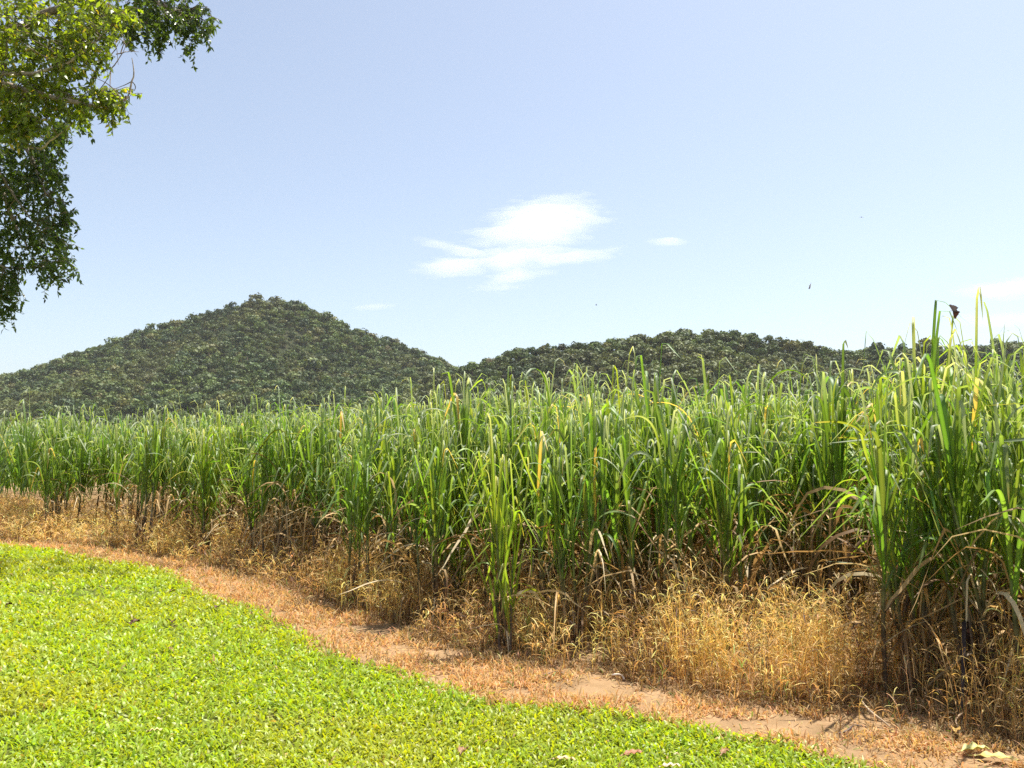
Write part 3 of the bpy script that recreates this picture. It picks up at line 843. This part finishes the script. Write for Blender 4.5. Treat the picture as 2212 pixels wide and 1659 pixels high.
limb([at(-120, 520, 12.6), at(0, 570, 12.6), at(40, 577, 12.6), at(110, 572, 12.6)], 0.03, 0.004, 20, 0.03, (0.2, 0.17, 0.13), 6)
for q in ([(240, 150), (262, 115), (283, 82)], [(232, 130), (252, 100), (262, 80)], [(250, 118), (275, 110), (300, 112)], [(225, 60), (250, 90), (256, 140)], [(262, 115), (268, 90), (262, 72)]):
    limb([at(p_[0], p_[1], 9.9) for p_ in q], 0.008, 0.0025, 14, 0.01, (0.34, 0.28, 0.24), 5)

#           px   py   rx   ry  depth lo hi  sprays  leaf size  lit?
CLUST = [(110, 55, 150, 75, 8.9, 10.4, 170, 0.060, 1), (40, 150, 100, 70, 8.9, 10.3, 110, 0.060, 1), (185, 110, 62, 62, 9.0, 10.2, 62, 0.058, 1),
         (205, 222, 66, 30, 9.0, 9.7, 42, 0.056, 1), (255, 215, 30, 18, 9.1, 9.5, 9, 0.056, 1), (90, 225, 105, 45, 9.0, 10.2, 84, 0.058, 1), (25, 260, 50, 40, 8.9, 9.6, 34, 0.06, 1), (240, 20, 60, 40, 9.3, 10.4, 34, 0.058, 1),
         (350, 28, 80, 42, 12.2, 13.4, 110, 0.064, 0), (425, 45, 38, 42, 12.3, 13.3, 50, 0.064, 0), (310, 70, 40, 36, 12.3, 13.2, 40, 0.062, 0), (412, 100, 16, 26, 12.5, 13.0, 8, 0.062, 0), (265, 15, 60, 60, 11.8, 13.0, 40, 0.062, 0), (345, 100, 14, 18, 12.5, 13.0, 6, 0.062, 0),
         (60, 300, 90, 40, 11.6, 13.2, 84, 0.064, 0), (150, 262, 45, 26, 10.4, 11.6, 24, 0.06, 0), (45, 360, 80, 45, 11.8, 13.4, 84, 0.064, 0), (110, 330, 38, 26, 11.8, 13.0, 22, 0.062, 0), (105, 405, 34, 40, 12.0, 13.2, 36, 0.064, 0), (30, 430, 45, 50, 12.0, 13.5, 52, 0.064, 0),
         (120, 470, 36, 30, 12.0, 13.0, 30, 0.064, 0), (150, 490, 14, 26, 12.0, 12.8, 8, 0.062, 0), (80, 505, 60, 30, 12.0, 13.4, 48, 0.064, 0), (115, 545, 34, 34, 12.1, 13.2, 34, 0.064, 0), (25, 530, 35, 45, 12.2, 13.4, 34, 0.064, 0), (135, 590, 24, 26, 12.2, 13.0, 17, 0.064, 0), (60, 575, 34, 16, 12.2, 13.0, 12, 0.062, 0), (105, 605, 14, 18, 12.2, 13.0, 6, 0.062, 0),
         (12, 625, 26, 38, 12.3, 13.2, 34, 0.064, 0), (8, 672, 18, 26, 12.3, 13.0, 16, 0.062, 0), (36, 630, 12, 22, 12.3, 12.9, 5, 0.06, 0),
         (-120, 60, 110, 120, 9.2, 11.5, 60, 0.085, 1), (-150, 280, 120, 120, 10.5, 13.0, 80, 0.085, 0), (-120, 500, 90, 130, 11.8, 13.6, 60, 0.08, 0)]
BP, BL, BA = [], [], []
for (cx, cy, rx, ry, d0, d1, ns, ls, lit) in CLUST:
    m = 0; ns = int(ns * (0.78 if lit else 0.68)); ls *= 1.2
    while m < ns:
        q = rg.uniform(-1, 1, 2)
        if q @ q > 1: continue
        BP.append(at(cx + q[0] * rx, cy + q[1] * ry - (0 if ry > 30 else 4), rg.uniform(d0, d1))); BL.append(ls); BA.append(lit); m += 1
# unseen crown added above the picture to shade the hanging part
for _ in range(1100):
    q = rg.uniform(-1, 1, 3)
    if q @ q > 1: continue
    p_ = np.array([-6.6, 14.6, 10.6]) + q * np.array([5.2, 2.6, 1.5])
    u_, v_ = project(p_)
    if v_ > -60 and u_ > -40: continue
    BP.append(p_); BL.append(0.12); BA.append(0)
for _ in range(520):
    q = rg.uniform(-1, 1, 3)
    if q @ q > 1: continue
    p_ = np.array([-12.4, 12.0, 7.4]) + q * np.array([3.2, 3.4, 3.2])
    u_, v_ = project(p_)
    if u_ > -30 or p_[1] < 8.5: continue
    BP.append(p_); BL.append(0.12); BA.append(0)
BP = np.array(BP); BL = np.array(BL); BA = np.array(BA); NS = len(BP)
big = BL / 0.062
LT = rg.uniform(0.22, 0.62, NS) * np.sqrt(big); NSEG = 7
az = rg.uniform(0, 2 * PI, NS); t0 = rg.uniform(1.0, 1.9, NS)
seg = np.linspace(0, 1, NSEG)[None]
th = t0[:, None] + (3.05 - t0)[:, None] * seg ** 0.7 + rg.normal(0, 0.15, (NS, NSEG))
dsg = (LT / NSEG)[:, None]
stp = np.stack([np.sin(th) * np.cos(az)[:, None] * dsg, np.sin(th) * np.sin(az)[:, None] * dsg, np.cos(th) * dsg], -1)
TW = np.concatenate([BP[:, None], BP[:, None] + np.cumsum(stp, 1)], 1)
TW -= (TW[:, 4:5] - BP[:, None]) * 0.7      # centre the spray on its point
v, f = tubes(TW - TB, np.repeat(np.linspace(0.0042, 0.0015, NSEG + 1)[None], NS, 0), 3)
wood.add(v, f, (0.17, 0.13, 0.09))
# feeder twigs from the nearest bough
LP = np.concatenate(limbs)
for k in range(0, NS, 2):
    st = TW[k, 0]
    dd = np.linalg.norm(LP - st, axis=1) + np.where(LP[:, 2] < st[2] - 0.25, 0.3, 0)
    j = int(np.argmin(dd))
    if dd[j] > 0.95: continue
    q = np.linspace(0, 1, 9)[:, None]
    e0 = LP[j]; mid = (e0 + st) / 2 + rg.normal(0, 0.06, 3) + np.array([0, 0, 0.10])
    P = (1 - q) ** 2 * e0 + 2 * q * (1 - q) * mid + q * q * st
    v, f = tubes(P[None] - TB, np.linspace(0.008, 0.0032, 9)[None], 4)
    wood.add(v, f, (0.2, 0.155, 0.11))
link('trunk', wood.mesh('trunk', M_BARK), root)
# leaves
NLF = 20
fr = (np.arange(NLF)[None] + rg.uniform(0, 1, (NS, NLF))) / NLF * NSEG
k0 = np.clip(fr.astype(int), 0, NSEG - 1); w1 = (fr - k0)[..., None]
ii = np.arange(NS)[:, None]
lp = TW[ii, k0] * (1 - w1) + TW[ii, k0 + 1] * w1
lp = lp.reshape(-1, 3); NLV = len(lp)
la = rg.uniform(0, 2 * PI, NLV)
lth = np.clip(rg.normal(2.25, 0.45, NLV), 0.9, 3.05)
sz = np.repeat(BL, NLF) * rg.uniform(0.85, 1.5, NLV)
dirv = np.stack([np.sin(lth) * np.cos(la), np.sin(lth) * np.sin(la), np.cos(lth)], -1)
sd = np.cross(dirv, rg.normal(0, 1, (NLV, 3))); sd /= np.linalg.norm(sd, axis=-1, keepdims=True)
nr = np.cross(dirv, sd)
s1 = sz[:, None]
v0 = lp; tip = lp + dirv * s1 - nr * s1 * 0.12
l1 = lp + dirv * s1 * 0.38 + sd * s1 * 0.23 + nr * s1 * 0.07; r1 = lp + dirv * s1 * 0.38 - sd * s1 * 0.23 + nr * s1 * 0.07
l2 = lp + dirv * s1 * 0.70 + sd * s1 * 0.13; r2 = lp + dirv * s1 * 0.70 - sd * s1 * 0.13
mid = lp + dirv * s1 * 0.5 + nr * s1 * -0.01
V = np.stack([v0, l1, mid, r1, l2, tip, r2], 1)
b0 = (np.arange(NLV) * 7)[:, None]
FF = np.concatenate([b0 + np.array([[0, 1, 2, 3]]), b0 + np.array([[1, 4, 5, 2]]), b0 + np.array([[3, 2, 5, 6]])], 0)
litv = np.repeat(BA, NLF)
c = np.where(litv[:, None] > 0, np.where(rg.random((NLV, 1)) < 0.35, 0.5, 1.08) * np.array([0.140, 0.195, 0.024]), np.array([0.052, 0.088, 0.028])) * (1 + 0.22 * rg.normal(0, 1, (NLV, 1)))  # light put into leaf colour: sunlit sprays bright, shaded sprays dark
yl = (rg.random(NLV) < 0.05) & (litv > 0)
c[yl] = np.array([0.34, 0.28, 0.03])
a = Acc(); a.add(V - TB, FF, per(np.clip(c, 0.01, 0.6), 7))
link('crown', a.mesh('crown', M_TREE), root)

# ------------------------------------------------------------------ clouds
m, nt_, nd, lk = new_mat('cloud')
out = nd.new('ShaderNodeOutputMaterial'); vs = nd.new('ShaderNodeVolumeScatter')
vs.inputs['Color'].default_value = (0.995, 0.995, 0.995, 1); vs.inputs['Density'].default_value = 0.0075; vs.inputs['Anisotropy'].default_value = 0.35
lk.new(vs.outputs[0], out.inputs['Volume'])
M_CLOUD = m


def cloud(label, ells, depth, thick, seed, box, rough=1.0, nu=420, nv=200):
    x0, x1, y0, y1 = box
    us = np.linspace(x0, x1, nu); vs_ = np.linspace(y0, y1, nv)
    U, Vv = np.meshgrid(us, vs_)
    wx = 34 * (fbm(U / 70, Vv / 12, seed + 20, 3) - 0.5); wy = 8 * (fbm(U / 55, Vv / 20, seed + 30, 3) - 0.5)
    q = np.full(U.shape, -9.0)
    for (cx, cy, rx, ry, rot, amp) in ells:
        dx, dy = U + wx - cx, Vv + wy - cy
        cr, sr = math.cos(R(rot)), math.sin(R(rot))
        ex, ey = (dx * cr + dy * sr) / rx, (-dx * sr + dy * cr) / ry
        q = np.maximum(q, amp * (1 - np.sqrt(ex * ex + ey * ey)))
    nz = fbm(U / 52, Vv / 9, seed, 5) - 0.5
    nz2 = fbm(U / 24, Vv / 3.6, seed + 50, 4) - 0.5
    t = np.clip(q + rough * (0.85 * nz + 0.42 * nz2), 0, 1)
    m_ = np.minimum(np.minimum(U - x0, x1 - U) / 20, np.minimum(Vv - y0, y1 - Vv) / 8)
    t = t * np.clip(m_, 0, 1)
    T_ = thick * (t ** 1.3) * 1.5
    yc = 0.5 * (y0 + y1)
    # a level layer of cloud: what stands lower in view is farther off
    yb = depth * (990.0 - yc) / (990.0 - Vv)
    base = np.stack([(U * K - 512.0) / FP, np.ones_like(U), (384.0 - Vv * K) / FP], -1)
    dirs = np.stack([base[..., 0], CT - ST * base[..., 2], ST + CT * base[..., 2]], -1)
    dirs = dirs / dirs[..., 1:2]
    Pm = dirs * yb[..., None] + np.array([0, 0, CAM_H])
    up_ = np.array([0, 0, 1.0])
    Pf = Pm - up_ * (0.022 * T_)[..., None]; Pk = Pm + up_ * (0.040 * T_)[..., None]
    pos = T_ > 0
    idf = np.arange(U.size).reshape(U.shape); idb = np.where(pos, idf + U.size, idf)
    anyp = pos[:-1, :-1] | pos[:-1, 1:] | pos[1:, 1:] | pos[1:, :-1]
    qf = np.stack([idf[:-1, :-1], idf[1:, :-1], idf[1:, 1:], idf[:-1, 1:]], -1)[anyp]
    qb = np.stack([idb[:-1, :-1], idb[:-1, 1:], idb[1:, 1:], idb[1:, :-1]], -1)[anyp]
    v = np.concatenate([Pf.reshape(-1, 3), Pk.reshape(-1, 3)])
    f = np.concatenate([qf, qb])
    used_ = np.unique(f); re = np.full(len(v), -1); re[used_] = np.arange(len(used_))
    a = Acc(); o_ = v[used_].mean(0); a.add(v[used_] - o_, re[f], (1, 1, 1))
    return tag(link('cloud', a.mesh('cloud', M_CLOUD), loc=tuple(o_)), label, 'cloud', 'small clouds over the hills')


cloud('big ragged bright white cloud in the middle of the sky', [(1175, 482, 140, 66, -8, 1.6), (1110, 500, 125, 30, -14, 1.2), (1245, 472, 90, 28, 0, 1.0), (1215, 430, 80, 18, 0, 0.7), (1000, 542, 100, 15, 14, 0.9), (985, 577, 105, 24, -5, 1.1), (1120, 556, 160, 34, -5, 1.05), (1240, 553, 115, 18, -5, 0.9), (1110, 596, 90, 30, -18, 0.65), (1040, 503, 70, 9, 4, 0.6)],
      2600, 330, 301, (860, 1380, 380, 660))
cloud('small flat oval white cloud right of the big one', [(1445, 523, 52, 10, -2, 1.15), (1455, 519, 34, 8, 0, 0.9)], 2700, 190, 320, (1380, 1510, 500, 545), 0.5, 150, 60)
cloud('faint thin streak of cloud above the hill slope', [(815, 663, 58, 9, -6, 0.8)], 2900, 150, 340, (740, 890, 640, 685), 0.35, 150, 60)
cloud('pale hazy cloud beyond the dark butterfly', [(2160, 628, 105, 25, -2, 0.95), (2235, 620, 95, 27, 0, 0.95)], 3000, 200, 360, (2010, 2400, 580, 670), 0.5, 200, 60)
cloud('faint low cloud band below the hazy one near the butterfly', [(2150, 692, 105, 18, 0, 0.85), (2240, 690, 90, 18, 0, 0.85)], 3100, 150, 380, (2030, 2400, 660, 725), 0.4, 200, 60)

m, nt_, nd, lk = new_mat('haze')
out = nd.new('ShaderNodeOutputMaterial'); pv = nd.new('ShaderNodeVolumePrincipled')
pv.inputs['Color'].default_value = (0.86, 0.92, 1.0, 1); pv.inputs['Density'].default_value = HAZE
lk.new(pv.outputs[0], out.inputs['Volume'])
v = [(x_, y_, z_) for z_ in (-1.5, 190) for (x_, y_) in ((-1600, -800), (1600, -800), (1600, 1600), (-1600, 1600))]
a = Acc(); a.add(v, [(3, 2, 1, 0), (4, 5, 6, 7), (0, 1, 5, 4), (1, 2, 6, 5), (2, 3, 7, 6), (3, 0, 4, 7)], (1, 1, 1))
if HAZE > 0:
    tag(link('haze', a.mesh('haze', m, smooth=False)), 'thin pale air haze over the field and hills', kind='stuff')

# ------------------------------------------------------------------ butterflies, bird, insect


def slab(outline, thick):
    """flat outline (x,z) list -> thin closed plate about y = 0, quads fanned from the centre line"""
    o = np.asarray(outline, float); n_ = len(o); c_ = o.mean(0)
    ring = np.stack([o[:, 0], 0 * o[:, 0], o[:, 1]], -1)
    inner = np.stack([c_[0] + (o[:, 0] - c_[0]) * 0.5, 0 * o[:, 0], c_[1] + (o[:, 1] - c_[1]) * 0.5], -1)
    cc = np.array([[c_[0], 0, c_[1]]])
    V_ = np.concatenate([ring, inner + [0, -thick, 0], inner + [0, thick, 0], cc + [0, -thick, 0], cc + [0, thick, 0]])
    F_ = []
    for q in range(n_):
        r_ = (q + 1) % n_
        F_ += [(q, r_, n_ + r_, n_ + q), (r_, q, 2 * n_ + q, 2 * n_ + r_), (n_ + q, n_ + r_, 3 * n_, 3 * n_), (2 * n_ + r_, 2 * n_ + q, 3 * n_ + 1, 3 * n_ + 1)]
    return V_, F_


def quads_only(F_):
    return [q for q in F_ if q[2] != q[3]], [q[:3] for q in F_ if q[2] == q[3]]


def plate(name, outline, thick, colr, mat, parent, rot=(0, 0, 0), loc=(0, 0, 0)):
    V_, F_ = slab(outline, thick)
    me = bpy.data.meshes.new(name)
    q, t = quads_only(F_)
    me.from_pydata([tuple(p) for p in V_], [], q + t); me.update()
    at_ = me.color_attributes.new('tint', 'FLOAT_COLOR', 'POINT')
    cols = np.ones((len(V_), 4), np.float32); cols[:, :3] = np.asarray(colr)
    cols[: len(outline), :3] *= 0.7
    at_.data.foreach_set('color', cols.ravel())
    me.materials.append(mat)
    o_ = link(name, me, parent); o_.rotation_euler = rot; o_.location = loc
    return o_


def body_part(name, pts_, rad, colr, parent, mat=M_BARK):
    v, f = tubes(np.array([pts_]), np.array([rad]), 8)
    a = Acc(); a.add(v, f, colr)
    return link(name, a.mesh(name, mat), parent)


def ell_body(name, ax, r, colr, parent, dirx=(1, 0, 0)):
    t = np.linspace(-1, 1, 9)
    P = np.outer(t * ax, np.array(dirx)); return body_part(name, P, r * np.sqrt(np.clip(1 - t * t, 0.01, 1)), colr, parent)


# dark butterfly, wings spread one up and one down, head to the left
U_ = 0.05
b = link('butterfly', None, loc=tuple(at(2063, 673, 4.0))); tag(b, 'dark brown butterfly flying just above the tall cane tips', 'butterfly')
ell_body('body', 0.016, 0.0032, (0.04, 0.025, 0.02), b, (0.96, 0, -0.25))
up = [(-0.012, 0.002), (-0.017, 0.020), (-0.021, 0.040), (-0.012, 0.043), (-0.002, 0.038), (0.001, 0.040), (0.010, 0.034), (0.012, 0.036), (0.019, 0.026), (0.024, 0.025), (0.017, 0.017), (0.012, 0.014), (0.014, 0.004), (0.006, -0.001)]
dn = [(-0.012, -0.001), (-0.008, -0.014), (-0.003, -0.028), (0.001, -0.036), (0.005, -0.038), (0.010, -0.034), (0.013, -0.024), (0.019, -0.015), (0.021, -0.008), (0.026, -0.004), (0.022, 0.002), (0.012, 0.003), (0.004, 0.001)]
plate('wing', up, 0.0006, (0.15, 0.11, 0.095), M_WING, b, (R(-22), 0, 0))
plate('wing', dn, 0.0006, (0.17, 0.075, 0.07), M_WING, b, (R(18), 0, 0))
for k in (-1, 1):
    body_part('antenna', [(-0.015, 0, 0.003), (-0.021, k * 0.003, 0.004), (-0.026, k * 0.005, 0.002)], [0.0006, 0.0005, 0.0008], (0.05, 0.04, 0.04), b)
# pale butterfly with folded wings
b = link('butterfly', None, loc=tuple(at(1749, 618, 8.0))); tag(b, 'tiny pale butterfly with wings held together against the blue sky', 'butterfly')
ell_body('body', 0.012, 0.0028, (0.25, 0.2, 0.18), b, (0.5, 0, -0.85))
plate('wing', [(-0.012, -0.028), (-0.002, 0.0), (0.008, 0.022), (0.013, 0.032), (0.012, 0.018), (0.008, -0.004), (0.006, -0.02), (0.0, -0.03)], 0.0006, (0.42, 0.36, 0.34), M_WING, b, (R(12), 0, 0))
plate('wing', [(-0.010, -0.026), (0.0, 0.002), (0.009, 0.020), (0.012, 0.027), (0.012, 0.014), (0.008, -0.006), (0.004, -0.022)], 0.0006, (0.5, 0.42, 0.40), M_WING, b, (R(-14), 0, R(10)), (0.0015, 0.003, 0))
# bird far off
b = link('bird', None, loc=tuple(at(1861, 469, 70.0))); tag(b, 'tiny grey bird gliding high in the blue sky', 'bird')
ell_body('body', 0.13, 0.035, (0.12, 0.13, 0.15), b, (0.55, 0.83, 0))
plate('wing', [(0.0, 0.0), (0.05, 0.05), (0.14, 0.06), (0.23, 0.02), (0.16, -0.01), (0.08, -0.03), (0.0, -0.05)], 0.006, (0.14, 0.15, 0.18), M_WING, b, (R(-60), R(4), 0))
plate('wing', [(0.0, 0.0), (-0.05, 0.05), (-0.14, 0.06), (-0.23, 0.02), (-0.16, -0.01), (-0.08, -0.03), (0.0, -0.05)], 0.006, (0.14, 0.15, 0.18), M_WING, b, (R(-60), R(-4), 0))
b = link('flying_insect', None, loc=tuple(at(1288, 659, 6.0))); tag(b, 'dark speck of an insect flying below the big cloud', 'insect')
ell_body('body', 0.006, 0.0025, (0.06, 0.06, 0.07), b)
plate('wing', [(0, 0), (0.003, 0.008), (-0.002, 0.010), (-0.004, 0.003)], 0.0003, (0.2, 0.2, 0.22), M_WING, b, (R(20), 0, 0))
plate('wing', [(0, 0), (0.003, 0.008), (-0.002, 0.010), (-0.004, 0.003)], 0.0003, (0.2, 0.2, 0.22), M_WING, b, (R(-20), 0, 0))

# ------------------------------------------------------------------ fallen leaves and broken cane


def fallen(px_, py_, length, width, rot, colr, label, curl=0.5, lift=0.02, name='fallen_leaf', group='fallen leaves'):
    g = on_ground(px_, py_, lift)
    rg_ = np.random.default_rng(int(px_ * 7 + py_))
    M_, A_ = 15, 7
    u = np.linspace(-0.5, 0.5, M_); w_ = np.linspace(-1, 1, A_)
    prof = np.clip(1 - (np.abs(u * 2) ** 2.2), 0.02, 1) * (1 + 0.16 * np.sin(u * 17 + rg_.uniform(0, 6)))
    P = np.zeros((M_, A_, 3))
    P[..., 0] = u[:, None] * length
    P[..., 1] = w_[None] * prof[:, None] * width * 0.5
    P[..., 2] = curl * width * (0.35 * w_[None] ** 2 * prof[:, None]) + curl * length * 0.22 * (0.25 - u[:, None] ** 2) * 2 + 0.006 * np.sin(u * 21)[:, None] * w_[None]
    top = P.reshape(-1, 3); bot = top - [0, 0, 0.0012]
    idx = np.arange(M_ * A_).reshape(M_, A_)
    f1 = np.stack([idx[:-1, :-1], idx[1:, :-1], idx[1:, 1:], idx[:-1, 1:]], -1).reshape(-1, 4)
    c_ = np.tile(np.asarray(colr), (M_ * A_, 1)).reshape(M_, A_, 3).copy()
    c_[:, A_ // 2] *= 0.62
    c_ *= (1 + 0.10 * rg_.normal(0, 1, (M_, A_, 1)))
    c_ = np.clip(c_.reshape(-1, 3), 0, 0.9)
    a = Acc(); a.add(top, f1, c_); a.add(bot, f1[:, ::-1], c_ * 0.8)
    o_ = link(name, a.mesh(name, M_FALLEN), loc=tuple(g)); o_.rotation_euler = (rg_.normal(0, 0.10), rg_.normal(0, 0.08), rot)
    tag(o_, label, 'leaf', group)
    v, f = tubes(np.array([[(-length * 0.5, 0, 0), (-length * 0.6, 0.004, -0.004), (-length * 0.68, 0.01, -0.008)]]), np.array([[0.0016, 0.0014, 0.0012]]), 5)
    s_ = Acc(); s_.add(v, f, np.asarray(colr) * 0.6); link('stem', s_.mesh('stem', M_BARK), o_)
    return o_


fallen(2108, 1620, 0.175, 0.075, 0.12, (0.60, 0.56, 0.20), 'large curled yellow leaf lying on the bare strip below the cane', 0.55, 0.03)
fallen(2153, 1637, 0.21, 0.065, -0.42, (0.60, 0.52, 0.17), 'long yellow leaf with a dark midrib touching the curled yellow leaf', 0.35, 0.025)
fallen(2064, 1578, 0.10, 0.05, 1.1, (0.52, 0.33, 0.10), 'orange tan leaf propped on twigs at the grass foot', 0.8, 0.05)
fallen(1565, 1625, 0.10, 0.035, 0.9, (0.36, 0.20, 0.10), 'brown leaf half buried at the lawn edge', 0.7, 0.04)
fallen(1365, 1628, 0.12, 0.05, 0.1, (0.42, 0.20, 0.11), 'reddish brown leaf lying flat in the lawn', 0.4, 0.045)
fallen(1220, 1640, 0.13, 0.04, 0.2, (0.62, 0.47, 0.28), 'long pale tan leaf lying in the lawn beside the reddish one', 0.4, 0.045)
fallen(1000, 1624, 0.09, 0.05, 1.3, (0.38, 0.22, 0.13), 'curled brown leaf standing up in the lawn', 1.0, 0.045)
fallen(1448, 1655, 0.12, 0.04, 0.2, (0.66, 0.54, 0.38), 'whitish dry leaf at the bottom edge of the lawn', 0.4, 0.045)
fallen(334, 1578, 0.09, 0.035, 0.1, (0.62, 0.50, 0.25), 'pale straw leaf lying in the lawn to the left', 0.4, 0.045)
fallen(368, 1404, 0.13, 0.022, -0.7, (0.44, 0.30, 0.12), 'narrow curled straw leaf in the middle of the lawn', 0.9, 0.045)
for (px_, py_, lab) in ((281, 1347, 'dark brown shrivelled leaf, left one of a close pair on the lawn'), (295, 1343, 'dark brown shrivelled leaf, right one of a close pair on the lawn'), (372, 1343, 'dark brown shrivelled leaf alone right of the pair on the lawn'),
                        (54, 1241, 'blackish leaf at the far left of the lawn'), (372, 1278, 'blackish leaf near the far corner of the lawn'), (469, 1312, 'blackish leaf close to the lawn edge'), (20, 1307, 'small brown leaf at the side of the lawn below the blackish one')):
    fallen(px_, py_, 0.08, 0.06, rng.uniform(0, 3), (0.13, 0.060, 0.035), lab, 0.9, 0.055)


def stick(px_, py_, length, rot, tilt, rad, colr, label, name='fallen_stick'):
    g = on_ground(px_, py_, 0.03)
    q = np.linspace(-0.5, 0.5, 9)
    P = np.stack([q * length, 0.02 * np.sin(q * 7), 0.012 * np.cos(q * 5)], -1)
    rr = rad * (1 + 0.25 * np.sin(q * 40)); rr[0] *= 0.4; rr[-1] *= 0.4
    v, f = tubes(P[None], rr[None], 6)
    a = Acc(); a.add(v, f, colr)
    o_ = link(name, a.mesh(name, M_STALK), loc=tuple(g)); o_.rotation_euler = (0, tilt, rot)
    return tag(o_, label, 'stick', 'dry sticks on the ground')


stick(1335, 1460, 0.11, -0.6, 0.15, 0.007, (0.62, 0.52, 0.42), 'short whitish broken cane piece on the bare ground')
stick(2070, 1575, 0.30, 0.9, -0.5, 0.006, (0.46, 0.30, 0.17), 'thin brown twig leaning by the orange tan leaf')
stick(1195, 1560 - 105, 0.25, 0.5, 0.1, 0.005, (0.2, 0.12, 0.08), 'thin dark twig at the foot of the bright green cane clump')
stick(1905, 1560, 0.34, -1.1, 0.6, 0.006, (0.50, 0.36, 0.22), 'pale twig standing out of the shadowed grass foot')
stick(1840, 1574, 0.26, 0.5, 0.0, 0.006, (0.10, 0.065, 0.05), 'dark twig lying on the bare patch of soil')

for o in scene.objects:
    if o.type == 'EMPTY': o.empty_display_size = 0.1
